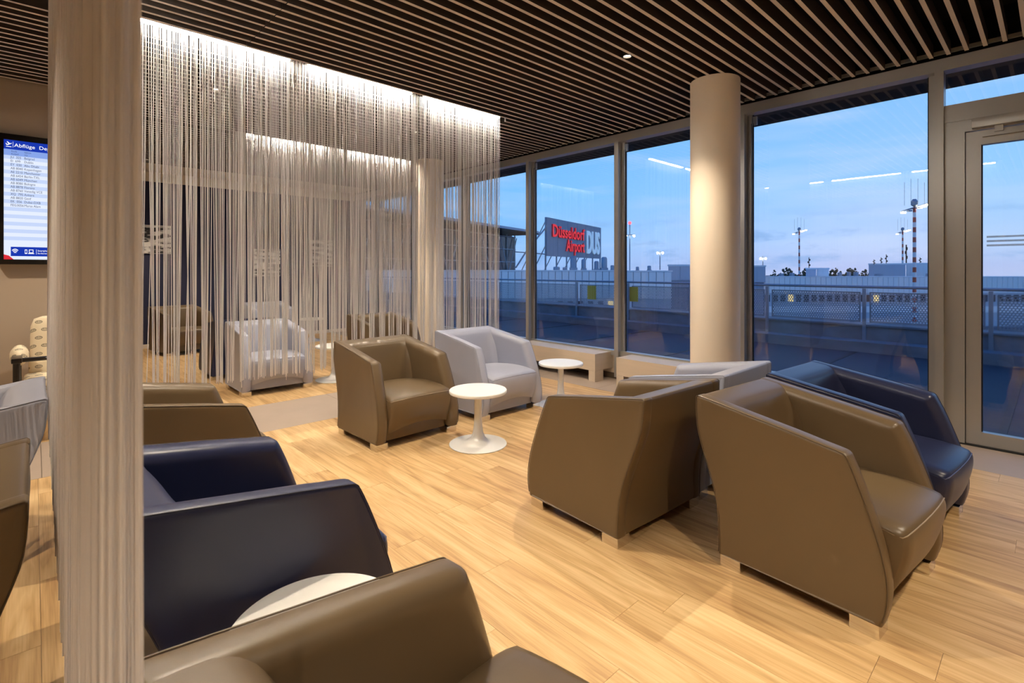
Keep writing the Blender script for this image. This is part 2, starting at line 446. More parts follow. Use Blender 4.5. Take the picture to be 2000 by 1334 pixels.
for k, (x0, x1, a, b) in enumerate(planks):
    r = rnd.random()
    if k < 300:
        bm = bmesh.new(); lay = bm.faces.layers.float.new('rnd')
        o = ((x0+x1)/2, (a+b)/2)
        plank_bm(bm, lay, x0, x1, a, b, o, r)
        par_keep(link('plank', to_mesh('plank', bm, M['plank']), None, (o[0], o[1], 0)), floor)
    else:
        plank_bm(restbm, restlay, x0, x1, a, b, (0, 0), r)
po = link('plank_field', to_mesh('plank_field', restbm, M['plank'])); par_keep(po, floor); po['kind'] = 'stuff'
x = XL
while x < 4.83:
    x2 = min(x+1.18, 4.83)
    par_keep(box('tile', (x+.0015, 4.6715, -.010), (x2-.0015, 5.6285, 0), M['tile']), floor); x = x2
y = YN
while y < YB:
    y2 = min(y+.96, YB)
    par_keep(box('tile', (4.8315, y+.0015, -.010), (XW+.06, y2-.0015, 0), M['tile']), floor); y = y2

# ------------------------------------------------------------------ walls
def wallbox(name, lo, hi, m): return struct(box(name, lo, hi, m))
wb = wallbox('wall_back', (XT, YB, 0), (XW+.2, YB+.15, 3.45), M['navy_wall'])
par_keep(box('frieze', (XT, YB-.02, 2.98), (XW-.02, YB, CEIL+.02), M['plaster'], None), wb)
struct(box('baseboard_back', (XT+.02, YB-.02, 0), (XW-.1, YB, .07), M['plaster']))
wallbox('wall_display', (XL, YT, 0), (XT, YB+.15, 3.45), M['taupe_wall'])
struct(box('trim_1', (XT-.14, YT-.012, 0), (XT+.012, YT, CEIL-.005), M['plaster']))
struct(box('baseboard_display', (XL, YT-.012, 0), (XT-.14, YT, .07), M['taupe_wall']))
wallbox('wall_left', (XL-.15, YN, 0), (XL, YT, 3.45), M['plaster'])
wallbox('wall_near', (XL-.15, YN-.15, 0), (XW+.2, YN, 3.45), M['plaster'])

# ------------------------------------------------------------------ ceiling: black plenum with hanging slats
ceiling = struct(box('ceiling', (XL-.15, YN-.15, 3.45), (XW+.2, YB+.15, 3.6), M['plenum']))
par_keep(box('ceiling_margin', (XT, 10.15, CEIL+.02), (XW-.12, YB-.02, CEIL+.08), M['plaster']), ceiling)
SL_P = 0.1087; SL_Y0 = 0.268; SW, SH = 0.027, 0.105
SLOTS = ((4.375, 4.545), (7.03, 7.20))
def slat_mesh(name, length):
    bm = bmesh.new()
    add_box(bm, (0, 0, SH/2), (length, SW, SH))
    bm.faces.ensure_lookup_table()
    for f in bm.faces:
        f.normal_update()
        f.material_index = 1 if f.normal.z < -.5 else 0
    return to_mesh(name, bm, [M['slat_side'], M['slat_face']])
XJ = 1.2; XE = XW-.13
smA = slat_mesh('slat_a', XE-XJ-.004); smB = slat_mesh('slat_b', XJ-XL-.004); smC = slat_mesh('slat_c', XJ-XT-.004)
n0 = int(math.floor((YN-SL_Y0)/SL_P))+1
k = n0
while SL_Y0+k*SL_P < 10.12:
    y = SL_Y0+k*SL_P; k += 1
    hit = [q for q, (a, b) in enumerate(SLOTS) if a-SW/2 < y < b+SW/2]
    if hit:                       # the slats are cut short where a curtain track runs
        xa = (4.01, 4.48)[hit[0]]
        o = link('slat', slat_mesh('slat_short', XE-xa), None, ((XE+xa)/2, y, CEIL)); par_keep(o, ceiling)
        continue
    o = link('slat', smA, None, ((XE+XJ)/2, y, CEIL)); par_keep(o, ceiling)
    if y < YT-.03: o = link('slat', smB, None, ((XJ+XL)/2, y+rnd.uniform(-.004, .004), CEIL+rnd.uniform(0, .006)))
    else: o = link('slat', smC, None, ((XJ+XT)/2, y, CEIL))
    par_keep(o, ceiling)
tr = struct(box('trim_2', (XW-.12, YN, CEIL+.02), (XW-.10, YB, CEIL+.05), M['alu']))

# ------------------------------------------------------------------ window wall
MULL = [-2.55, -.95, .66, 2.256, 3.83, 5.43, 7.03, 8.63, 10.22]
HEAD0, HEAD1 = 3.02, 3.12
SILL = .335
wr = struct(box('wall_window', (XW-.02, .70, 0), (XW+.14, YB, SILL-.03), M['sillpanel']))
wallbox('wall_right', (XW-.02, YN, 0), (XW+.14, -.99, 3.45), M['plaster'])
struct(box('baseboard_window', (XW-.034, .72, 0), (XW-.02, YB, .07), mat('dark_skirting', (92, 78, 62), .6)))
struct(box('wall_lintel', (XW-.02, -.99, HEAD1), (XW+.14, YB, 3.45), M['plenum']))
wn = 0
for a, b in zip(MULL[2:], MULL[3:]+[YB]):
    wn += 1
    w = struct(empty('window_%d' % wn, (XW, (a+b)/2, SILL)))
    ya, yb = a-(a+b)/2, b-(a+b)/2
    z0, z1 = 0, HEAD1-SILL
    def wp(nm, lo, hi, m): return box(nm, lo, hi, m, w)
    wp('mullion', (-.10, ya-.03, -.30), (.02, ya+.03, z1), M['alu'])
    if b == YB: wp('mullion', (-.10, yb-.06, -.30), (.02, yb, z1), M['alu'])
    wp('head_frame', (-.10, ya+.03, HEAD0-SILL), (.02, yb-.03, z1), M['alu'])
    wp('sill_frame', (-.06, ya+.03, -.035), (.02, yb-.03, .03), M['alu'])
    wp('jamb_frame', (-.02, ya+.03, .03), (.03, ya+.075, HEAD0-SILL), M['alu'])
    wp('jamb_frame', (-.02, yb-.075, .03), (.03, yb-.03, HEAD0-SILL), M['alu'])
    wp('gasket', (.000, ya+.075, .03), (.012, ya+.085, HEAD0-SILL), M['gasket'])
    wp('gasket', (.000, yb-.085, .03), (.012, yb-.075, HEAD0-SILL), M['gasket'])
    wp('pane', (.012, ya+.07, .02), (.020, yb-.07, HEAD0-SILL+.01), M['glass'])
# door bay
door = struct(empty('door_1', (XW, (.66-.95)/2, 0)))
def dp(nm, lo, hi, m, par=None, bev=0.0):
    o = box(nm, lo, hi, m, par or door, bev)
    return o
hw = (.66+.95)/2
TR0, TR1 = 2.60, 2.74
dp('mullion', (-.10, -hw-.03, 0), (.02, -hw+.03, HEAD1), M['alu'])
dp('head_frame', (-.10, -hw+.03, HEAD0), (.02, hw-.03, HEAD1), M['alu'])
dp('transom', (-.06, -hw+.03, TR0), (.034, hw-.03, TR1), M['alu'])
dp('transom_pane', (.010, -hw+.03, TR1), (.018, hw-.03, HEAD0), M['glass'])
dp('door_frame', (-.05, hw-.155, 0), (.03, hw-.03, TR0), M['alu'])
dp('door_frame', (-.05, -hw+.03, 0), (.03, -hw+.155, TR0), M['alu'])
leaf = empty('door_leaf', (0, 0, 0), 0, door)
LY = hw-.160; LT = TR0-.10
dp('door_head', (-.05, -hw+.155, LT+.006), (.03, hw-.155, TR0), M['alu'])
for s in (1, -1):
    y0 = sorted((s*LY, s*(LY-.09)))
    dp('stile', (-.035, y0[0], .012), (.03, y0[1], LT), M['alu'], leaf)
dp('top_rail', (-.035, -LY+.09, LT-.11), (.03, LY-.09, LT), M['alu'], leaf)
dp('bottom_rail', (-.035, -LY+.09, .012), (.03, LY-.09, .115), M['alu'], leaf)
dp('glazing_bead', (-.005, LY-.098, .115), (.006, LY-.09, LT-.11), M['gasket'], leaf)
dp('glass_panel', (.006, -LY+.09, .115), (.014, LY-.09, LT-.11), M['door_glass'], leaf)
mstripe = mat('grey_glass_stripe', (150, 164, 182), .6); mstripe.node_tree.nodes['Principled BSDF'].inputs['Alpha'].default_value = .45
for q in range(3):
    dp('manifestation_stripe', (.001, -LY+.12, 1.585+q*.034), (.005, LY-.12, 1.600+q*.034), mstripe, leaf)
dp('closer_body', (-.115, -hw+.2, TR0-.085), (-.05, hw-.20, TR0-.01), M['alu'], leaf, .006)
dp('closer_rail', (-.07, -hw+.3, LT-.055), (-.035, hw-.26, LT-.03), M['alu'], leaf)
dp('closer_bracket', (-.085, hw-.38, LT-.03), (-.06, hw-.33, TR0-.085), M['alu'], leaf)
for s in (1, -1): dp('door_rebate', (.030, min(s*(LY-.02), s*(LY+.03)), 0), (.036, max(s*(LY-.02), s*(LY+.03)), TR0), M['gasket'])
dp('threshold', (-.06, -hw+.03, -.002), (.03, hw-.03, .010), M['gasket'])
# overhang outside
ov = struct(box('trim_3', (XW+.14, YN, 3.06), (XW+.62, YB+.3, 3.45), M['soffit']))
# roller blind bracket and chain by the big pane
for (ym, lab) in ((2.256, 'thin roller blind chain hanging beside the white column, right of it'), (3.83, 'thin roller blind chain hanging left of the white column'), (5.43, 'thin roller blind chain in the pane showing the airport sign')):
    bc = empty('blind_chain', (XW-.035, ym-.115, 2.97))
    tag(bc, lab, 'blind chain', 'roller blind chains')
    box('bracket', (-.012, -.02, -.07), (.012, .02, .02), M['galv'], bc, .003)
    tube('chain', [(-.012, .012, -.05), (-.014, .015, -.8), (-.012, .02, -1.7), (-.010, .024, -2.0), (-.012, .030, -1.7), (-.012, .034, -.05)], .0028, M['gasket'], bc, 5)
# boxed radiator covers under the panes
for i, (a, b, lab) in enumerate(((.80, 2.10, 'pale boxed radiator cover behind the navy armchair, nearest the door'), (2.36, 3.62, 'pale boxed radiator cover behind the white column'),
               (3.94, 5.36, 'pale boxed radiator cover on legs behind the small white table'), (5.56, 6.95, 'pale boxed radiator cover under the window behind the light grey armchair'),
               (7.12, 8.55, 'pale boxed radiator cover beyond the far white column'))):
    rc = empty('radiator_cover', (5.22, (a+b)/2, 0)); tag(rc, lab, 'radiator', 'boxed radiator covers')
    h = (b-a)/2
    box('front_panel', (-.11, -h, .135), (-.085, h, .345), M['sillpanel'], rc)
    box('top_panel', (-.085, -h, .325), (.255, h, .345), M['sillpanel'], rc)
    for s in (-1, 1):
        y0 = sorted((s*h, s*(h-.025)))
        box('end_panel', (-.085, y0[0], .135), (.255, y0[1], .325), M['sillpanel'], rc)
        y0 = sorted((s*h, s*(h-.10)))
        box('leg', (-.11, y0[0], 0), (.06, y0[1], .132), M['sillpanel'], rc)
    box('radiator', (-.02, -h+.12, .15), (.10, h-.12, .31), M['under'], rc)

# ------------------------------------------------------------------ columns
for (x, y, lab) in ((4.57, 2.15, 'thick round cream column standing in front of the windows'), (4.60, 6.82, 'round cream column standing behind the string curtain')):
    c = link('column', lathe_mesh('column', [(0, 0), (.222, 0), (.222, .01), (.215, .012), (.215, CEIL-.003), (0, CEIL-.003)], M['column'], 64), None, (x, y, 0))
    tag(c, lab, 'column')

# ------------------------------------------------------------------ downlights
M['lens'] = emis('downlight_lens', (1.0, .88, .70), 60.0)
M['lamp_body'] = mat('lamp_housing', (60, 56, 52), .4)
me_h = lathe_mesh('housing', [(.036, .09), (.036, .004), (.040, .0), (.033, -.003), (.031, .0), (.029, .05)], M['lamp_body'], 24)
me_l = lathe_mesh('lens', [(0, .012), (.030, .012)], M['lens'], 24)
SPOTS = [(x, y) for x in (-1.15, 1.28, 3.52) for y in (-.85, 2.36, 5.52, 9.80)]
for (x, y) in SPOTS:
    if x < 0 and y > 6: continue
    n = round((y-SL_Y0)/SL_P-.5); y = SL_Y0+(n+.5)*SL_P
    d = empty('ceiling_downlight', (x, y, CEIL+.004))
    vis = {(1.28, 5): 'lit round downlight seen through the upper left of the front string curtain', (3.52, 2): 'lit round downlight alone in the open slatted ceiling',
           (3.52, 5): 'lit round downlight seen through the right end of the front string curtain', (1.28, 9): 'lit round downlight near the far wall above the taupe armchair',
           (3.52, 9): 'lit round downlight near the far wall above the pale prints'}.get((x, int(y)))
    tag(d, vis or 'round downlight in the slatted ceiling outside the picture', 'ceiling light', 'ceiling downlights')
    link('housing', me_h, d); link('lens', me_l, d)
    ld = bpy.data.lights.new('downlight', 'SPOT'); ld.energy = SPOT_W; ld.color = WARM; ld.spot_size = R_(106); ld.spot_blend = .62; ld.shadow_soft_size = .012
    lo = bpy.data.objects.new('downlight', ld); COL.objects.link(lo); lo.parent = d; lo.location = (0, 0, -.012)

# ------------------------------------------------------------------ string curtains with slot lights
def strings_mesh(name, p0, p1, pitch, w, ztop, zbot, seed, pull=.6):
    rg = random.Random(seed); p0 = Vector((*p0, 0)); p1 = Vector((*p1, 0)); Ln = (p1-p0).length; dr = (p1-p0)/Ln; nr = Vector((-dr.y, dr.x, 0))
    cl = []; t = 0
    while t < Ln:
        cl.append(t); t += rg.uniform(.035, .12)
    V = []; F = []
    n = int(Ln/pitch)
    for i in range(n):
        t = (i+rg.uniform(.15, .85))*pitch
        c = min(cl, key=lambda q: abs(q-t))
        tb = t+(c-t)*pull*rg.uniform(.5, 1.2)+rg.gauss(0, .006)
        if rg.random() < .05: tb += rg.gauss(0, .03)
        tb = min(max(tb, 0.0), Ln)
        ww = w*rg.uniform(.75, 1.25); dep = rg.uniform(-.010, .010); zb = zbot+rg.gauss(0, .010)-(.06 if rg.random() < .015 else 0)
        segs = 5; base = len(V); ph = rg.uniform(0, math.pi)
        for s in range(segs+1):
            q = s/segs; z = ztop+(zb-ztop)*q
            pos = p0+dr*(t+(tb-t)*(q**1.6))+nr*(dep*(1+.8*q))
            for kx in range(4):
                an = ph+kx*math.pi/2
                o = dr*(math.cos(an)*ww*.5)+nr*(math.sin(an)*ww*.5)
                V.append((pos.x+o.x, pos.y+o.y, z))
        for s in range(segs):
            for kx in range(4):
                a = base+s*4+kx; b = base+s*4+(kx+1) % 4
                F.append((a, b, b+4, a+4))
    me = bpy.data.meshes.new(name); me.from_pydata(V, [], F); me.materials.append(M['string'])
    for p in me.polygons: p.use_smooth = True
    return me
M['strip_on'] = emis('light_strip_diffuser', (1.0, .91, .79), STRIP_E)
M['rail'] = mat('curtain_rail', (40, 36, 32), .5)
def curtain(lab, p0, p1, pitch, w, seed, zbot, pull=.6, zt=3.20):
    c = empty('string_curtain', (p0[0], p0[1], 0)); tag(c, lab, 'curtain')
    q1 = (p1[0]-p0[0], p1[1]-p0[1])
    s = link('strings', strings_mesh('strings', (0, 0), q1, pitch, w, zt, zbot, seed, pull), c); s['kind'] = 'stuff'
    tube('curtain_rail', [(0, 0, zt+.002), (q1[0], q1[1], zt+.002)], .012, M['rail'], c, 8)
    return c
ZB = .52
curtain('long white string curtain across the middle of the room', (.085, 4.45), (3.975, 4.45), .0078, .0055, 3, ZB)
curtain('second white string curtain hanging parallel behind the long one', (1.86, 7.11), (4.44, 7.11), .0078, .0055, 5, ZB)
curtain('white string curtain seen edge on, close to the camera on the left', (.060, .575), (.078, 4.425), .0034, .0030, 9, ZB, .10, 3.113)
def strip_light(lab, x0, x1, y, z=3.15, along_y=False):
    t = empty('curtain_light', (y, (x0+x1)/2, z) if along_y else ((x0+x1)/2, y, z), R_(90) if along_y else 0); tag(t, lab, 'ceiling light', 'linear lights above the curtains')
    h = (x1-x0)/2
    box('housing', (-h, -.022, .012), (h, .022, .07), M['lamp_body'], t)
    box('diffuser', (-h+.035, -.018, 0), (h-.035, .018, .012), M['strip_on'], t)
for (x0, x1, y, lab) in ((.50, 1.60, 4.405, 'lit linear light at the left end above the long string curtain'), (1.69, 2.78, 4.405, 'lit linear light in the middle above the long string curtain'),
                         (2.87, 3.95, 4.405, 'lit linear light at the right end above the long string curtain'),
                         (1.97, 3.08, 7.065, 'lit linear light above the left part of the rear string curtain'), (3.20, 4.42, 7.065, 'lit linear light above the right part of the rear string curtain')):
    strip_light(lab, x0, x1, y)
for (y0, y1) in ((.62, 1.72), (1.81, 2.91), (3.00, 4.10)):
    strip_light('linear light above the edge-on string curtain, outside the picture', y0, y1, .125, 3.058, True)

# ------------------------------------------------------------------ armchair
ARM_P = catmull([(-.33, .055), (-.350, .14), (-.348, .24), (-.324, .35), (-.288, .46), (-.247, .57), (-.213, .647), (-.202, .663), (-.182, .672), (-.10, .686), (0, .704), (.2, .736), (.36, .762), (.440, .774),
                 (.456, .770), (.461, .752), (.452, .63), (.422, .53), (.380, .42), (.345, .31), (.328, .2), (.323, .1), (.325, .055)], 3)
def xo(z): return .395-.035*max(0, min(1, z/.78))
def offset_poly(P, d, sig=.03):
    """inset along normals smoothed over a short arc length, so tight corners do not fold"""
    n = len(P); nr = []; sl = [0.0]; sig = max(sig, abs(d)*.9)
    for i in range(n):
        a, p, b = P[i-1], P[i], P[(i+1) % n]
        e1 = (p-a).normalized(); e2 = (b-p).normalized()
        m = Vector((e1.y, -e1.x))+Vector((e2.y, -e2.x))
        nr.append(m.normalized() if m.length > 1e-6 else Vector((e1.y, -e1.x)))
        if i: sl.append(sl[-1]+(P[i]-P[i-1]).length)
    out = []
    for i in range(n):
        m = Vector((0, 0))
        for j in range(n):
            w = math.exp(-((sl[i]-sl[j])/sig)**2*.5)
            if w > .01:
                lo = sl[max(j-1, 0)]; hi = sl[min(j+1, n-1)]
                m += nr[j]*w*(hi-lo)
        c = m.normalized()
        out.append(P[i]+c*d*(1/max(.75, c.dot(nr[i])) if d < .02 else 1.0))
    return out
def chair_meshes():
    res = {}
    P = [Vector((p[0], p[1])) for p in ARM_P]         # clockwise in y,z: inside lies to the right of travel
    T = .105
    def arm(side):
        bm = bmesh.new(); rings = []
        st = [(0.004, .03), (0.000, .016), (.002, .006), (.008, .0015), (.015, 0), (T-.05, 0)]
        st += [(T-.05+.05*math.sin(a), .05*(1-math.cos(a))) for a in (R_(20), R_(40), R_(60), R_(78))]
        st += [(T, .056)]
        for xoff, ins in st:
            Q = offset_poly(P, ins)
            rings.append([bm.verts.new((side*(xo(q.y)-xoff), q.x, max(q.y, .055))) for q in Q])
        n = len(P)
        for a, b in zip(rings, rings[1:]):
            for i in range(n):
                j = (i+1) % n
                try: bm.faces.new((a[i], a[j], b[j], b[i]))
                except ValueError: pass
        bm.faces.new(rings[0]); bm.faces.new(rings[-1][::-1])
        bmesh.ops.triangulate(bm, faces=[f for f in bm.faces if len(f.verts) > 4])
        return bm
    res['arm_l'] = arm(-1); res['arm_r'] = arm(1)
    # backrest
    outer = catmull([(.321, .06), (.324, .2), (.341, .31), (.376, .42), (.418, .53), (.449, .63), (.4585, .745), (.4535, .7675), (.438, .7715), (.36, .760)], 3)
    inner = catmull([(.36, .760), (.327, .748), (.303, .715), (.278, .62), (.252, .5), (.240, .40), (.235, .25)], 3)[1:]
    prof = [(p[0], p[1], 0) for p in outer] + [(p[0], p[1], 1) for p in inner] + [(.235, .06, 1)]
    bm = bmesh.new(); rings = []
    XS = [-.385, -.33, -.30, -.285, -.27, -.25, -.22, -.17, -.08, 0, .08, .17, .22, .25, .27, .285, .30, .33, .385]
    for x in XS:
        ring = []
        f = max(0.0, min(1.0, (abs(x)-.17)/.13))**2
        for (y, z, k) in prof:
            yy = y-k*.060*f*max(0, min(1, (.755-z)/.16))
            g = max(0, 1-(x/.3)**2); puff = .005*g if k == 0 else -.010*g
            ring.append(bm.verts.new((x*(xo(z)/.395), yy+puff*(1 if z < .74 else 0), z)))
        rings.append(ring)
    n = len(prof)
    for a, b in zip(rings, rings[1:]):
        for i in range(n):
            bm.faces.new((a[i], a[(i+1) % n], b[(i+1) % n], b[i]))
    bm.faces.new(rings[0]); bm.faces.new(rings[-1][::-1])
    res['back'] = bm
    # seat cushion
    sp = catmull([(-.320, .115), (-.347, .18), (-.374, .27), (-.384, .335), (-.376, .378), (-.342, .402), (-.2, .418), (-.02, .418), (.14, .404), (.27, .39)], 3)
    bm = bmesh.new(); rings = []
    for x in [-.288, -.285, -.278, -.265, -.22, -.14, -.05, .05, .14, .22, .265, .278, .285, .288]:
        q = 1-(x/.288)**2; e = max(0, (abs(x)-.262)/.026)
        ring = []
        for (y, z) in [(p[0], p[1]) for p in sp]:
            yy = y-.018*q*max(0, min(1, (-y-.15)/.2)) + .016*e*e*max(0, min(1, (-y-.2)/.15))
            zz = z+.014*q*max(0, min(1, (z-.3)/.1))-.016*e*e*max(0, min(1, (z-.3)/.1))
            if z < .215: zz = z+.050*q*(1-(z-.115)/.1)
            ring.append(bm.verts.new((x, yy, zz)))
        ring.append(bm.verts.new((x, .27, .12))); ring.append(bm.verts.new((x, -.25, .13+.05*q)))
        rings.append(ring)
    n = len(rings[0])
    for a, b in zip(rings, rings[1:]):
        for i in range(n): bm.faces.new((a[i], a[(i+1) % n], b[(i+1) % n], b[i]))
    bm.faces.new(rings[0]); bm.faces.new(rings[-1][::-1])
    res['seat'] = bm
    # seat welt
    bm = bmesh.new()
    add_tube(bm, [(-.286, -.30, .386), (-.286, -.34, .378)]+[(x, -.3765-.018*(1-(x/.288)**2)+.012*max(0, (abs(x)-.265)/.02), .379+.012*(1-(x/.288)**2)-.008*max(0, (abs(x)-.265)/.02)) for x in [-.281, -.265, -.2, -.1, 0, .1, .2, .265, .281]]+[(.286, -.34, .378), (.286, -.30, .386)], .0030, 6)
    res['welt'] = bm
    bm = bmesh.new(); add_box(bm, (0, .01, .115), (.60, .58, .12), bevel=.006); res['base'] = bm
    return res
def seam_bm(side):
    bm = bmesh.new()
    pts = [(side*(xo(p[1])-.0015), p[0], p[1]) for p in offset_poly([Vector((p[0], p[1])) for p in ARM_P], .0025)]
    add_tube(bm, pts[1:-1], .0022, 5); return bm
CH = {}
def armchair_proto(colour):
    if colour in CH: return CH[colour]
    m = M[colour]; d = {}
    r = chair_meshes()
    for k in ('arm_l', 'arm_r', 'back', 'seat', 'base'):
        d[k] = to_mesh(k, r[k], m, 42)
    base = M[colour].node_tree.nodes['Principled BSDF']
    sm = {'brown': (92, 76, 56), 'navy': (30, 32, 54), 'grey': (140, 142, 156)}[colour]
    wl = {'brown': (150, 132, 108), 'navy': (70, 76, 110), 'grey': (150, 152, 166)}[colour]
    d['welt'] = to_mesh('welt', r['welt'], mat(colour+'_welt', wl, .45), 60)
    ms = mat(colour+'_seam', sm, .5)
    d['seam_l'] = to_mesh('seam', seam_bm(-1), ms, 60); d['seam_r'] = to_mesh('seam', seam_bm(1), ms, 60)
    bm = bmesh.new(); add_box(bm, (0, 0, .0275), (.10, .10, .055), bevel=.004); d['foot'] = to_mesh('foot', bm, M['chrome'], 40)
    CH[colour] = d; return d
def armchair(colour, x, y, face, label, group):
    """face: direction the sitter looks, degrees, 0 = -Y, 90 = +X"""
    d = armchair_proto(colour)
    t = empty('armchair', (x, y, 0), R_(face)); tag(t, label, 'armchair', group)
    for k in ('arm_l', 'arm_r'):
        a = link('arm', d[k], t); link('seam', d['seam_'+k[-1]], a)
    link('backrest', d['back'], t)
    s = link('seat', d['seat'], t); link('welt', d['welt'], s)
    link('base', d['base'], t)
    for (fx, fy) in ((-.335, -.272), (.335, -.272), (-.335, .268), (.335, .268)): link('foot', d['foot'], t, (fx, fy, 0))
    return t
G1, G2, G3, G4 = 'armchairs in the back-to-back cluster by the windows', 'armchairs along the long curtain', 'armchairs behind the curtain', 'armchairs along the edge-on curtain'
armchair('brown', 2.735, .745, -5, 'taupe leather armchair largest at the right, seen from its side', G1)
armchair('navy', 3.565, .72, -4, 'navy leather armchair beside the door, behind the large taupe one', G1)
armchair('brown', 2.53, 1.80, 177, 'taupe leather armchair turned away in mid floor, its back to another taupe armchair', G1)
armchair('grey', 3.335, 1.80, 180, 'light grey leather armchair turned towards the round column, only its top showing', G1)
armchair('brown', 2.29, 3.885, 1, 'taupe leather armchair facing us in front of the long string curtain', G2)
armchair('grey', 3.375, 3.92, 0, 'light grey leather armchair facing us at the right end of the long string curtain', G2)
armchair('grey', 2.045, 6.42, 0, 'light grey leather armchair behind the string curtain with strings hanging before its seat', G3)
armchair('brown', 3.56, 6.36, 0, 'taupe leather armchair behind the string curtain near the far column', G3)
armchair('navy', 2.02, 7.60, 180, 'dark navy leather armchair back to back with the grey one behind the curtain', G3)
armchair('brown', 1.86, 10.20, 12, 'taupe leather armchair by the far navy wall under the first print', G3)
armchair('grey', 3.28, 10.25, 0, 'light grey leather armchair by the far navy wall under the pale prints', G3)
armchair('brown', .635, 3.36, 90, 'taupe leather armchair beside the edge-on curtain, beyond the big navy one', G4)
armchair('navy', .585, 1.99, 94, 'navy leather armchair large in the left foreground', G4)
armchair('brown', .600, .69, 95, 'taupe leather armchair nearest the camera at the bottom edge', G4)
armchair('brown', -.47, 2.27, -90, 'taupe leather armchair cut off at the left edge of the picture', G4)
armchair('grey', -.41, 3.72, -90, 'light grey leather armchair cut off at the left edge below the display', G4)

# ------------------------------------------------------------------ round side tables
me_top = lathe_mesh('tabletop', [(0, .412), (.218, .412), (.227, .415), (.231, .420), (.231, .434), (.227, .440), (0, .440)], M['white_lam'], 72, 30)
me_ped = lathe_mesh('pedestal', [(0, 0), (.228, 0), (.232, .004), (.230, .008), (.18, .013), (.125, .019), (.085, .031), (.058, .056), (.042, .095), (.034, .15), (.031, .21), (.030, .30), (.030, .4125), (0, .4125)], M['white_lac'], 56, 50)
for (x, y, lab) in ((2.605, 3.18, 'round white pedestal table in mid floor in front of the taupe armchair'),
                    (3.99, 3.52, 'round white pedestal table right of the light grey armchair, by the radiator cover'),
                    (.565, 1.375, 'round white table top between the navy and nearest taupe armchairs'),
                    (2.80, 6.30, 'round white pedestal table behind the string curtain, between two armchairs'),
                    (2.58, 10.3, 'round white pedestal table by the far wall, left of the grey armchair'),
                    (4.02, 10.1, 'round white pedestal table by the far wall, right of the grey armchair')):
    t = empty('side_table', (x, y, 0)); tag(t, lab, 'table', 'round white side tables')
    link('tabletop', me_top, t); link('pedestal', me_ped, t)

# ------------------------------------------------------------------ departures display
scr = empty('departures_display', (.092, YT, 1.45)); tag(scr, 'upright departures screen with black frame on the taupe wall', 'screen')
TW, TH = .335, 1.185
box('casing', (-TW, -.075, 0), (TW, -.02, TH), M['black_gloss'], scr, .004)
box('wall_mount', (-.15, -.02, .3), (.15, 0, .9), M['galv'], scr)
SX0, SX1, SZ0, SZ1 = -TW+.045, TW-.04, .045, TH-.055
yF = -.076
E = {k: emis('screen_'+k, c, s) for k, c, s in (('pale', (226, 234, 252), 1.0), ('band', (196, 212, 246), 1.0), ('blue', (30, 62, 190), .8), ('head', (140, 170, 240), .9), ('white', (255, 255, 255), 1.1), ('ink', (70, 82, 120), .7), ('red', (226, 50, 60), .9))}
panel = box('screen', (SX0, yF, SZ0), (SX1, yF+.002, SZ1), E['pale'], scr)
KX = .64
def sp_(nm, lo, hi, e, k=1):
    if k > 1: lo = (SX0+(lo[0]-SX0)*KX, lo[1]); hi = (SX0+(hi[0]-SX0)*KX, hi[1])
    o = box(nm, (lo[0], yF-.0006*k, lo[1]), (hi[0], yF-.0006*(k-1), hi[1]), E[e], scr)
    return o
hz = SZ1-.085
sp_('header_bar', (SX0, hz), (SX1, SZ1), 'blue')
sp_('column_bar', (SX0, hz-.055), (SX1, hz), 'head')
row = .0335
for i in range(0, 27, 2):
    z1 = hz-.055-i*row
    if z1-row < SZ0+.14: break
    sp_('row_band', (SX0, z1-row), (SX1, z1), 'band')
sp_('footer_bar', (SX0+.045, SZ0+.03), (SX1, SZ0+.115), 'blue')
def txt(body, x, z, size, e, k=2, nm='text'):
    me = text_mesh(nm, body, size, E[e]); o = link(nm, me, scr, (SX0+(x-SX0)*KX, yF-.0006*k-.0003, z)); o.scale = (1.0 if size > .04 else .78, 1, 1); o.rotation_euler = (R_(90), 0, 0)
    o['kind'] = 'stuff'; return o
txt('Abflüge  Departures', SX0+.105, hz+.026, .046, 'white')
txt('FLUG', SX0+.075, hz-.024, .020, 'ink'); txt('FLIGHT', SX0+.075, hz-.049, .020, 'ink')
txt('NACH', SX0+.21, hz-.024, .020, 'ink'); txt('TO', SX0+.21, hz-.049, .020, 'ink')
rows = ['JU  325|Belgrad', 'EI  699|Dublin', 'EY  030|Abu Dhabi', 'AB 8040|Kopenhagen', 'AE 2210|Manchester', 'AB 6454|Berlin-TXL', 'AB 6049|München', 'AB 8080|Bologna', 'AB 8878|Florenz', 'AB 8760|Venedig VCE', 'XQ  795|Ankara', 'AB 8820|Genf', 'EK  056|Dubai-DXB', 'FEG3056|Marsa Alam']
for i, r in enumerate(rows):
    a, b = r.split('|'); z = hz-.055-(i+1)*row+.008
    txt(a, SX0+.068, z, .030, 'ink', nm='flight_number'); txt(b, SX0+.208, z, .030, 'ink', nm='destination')
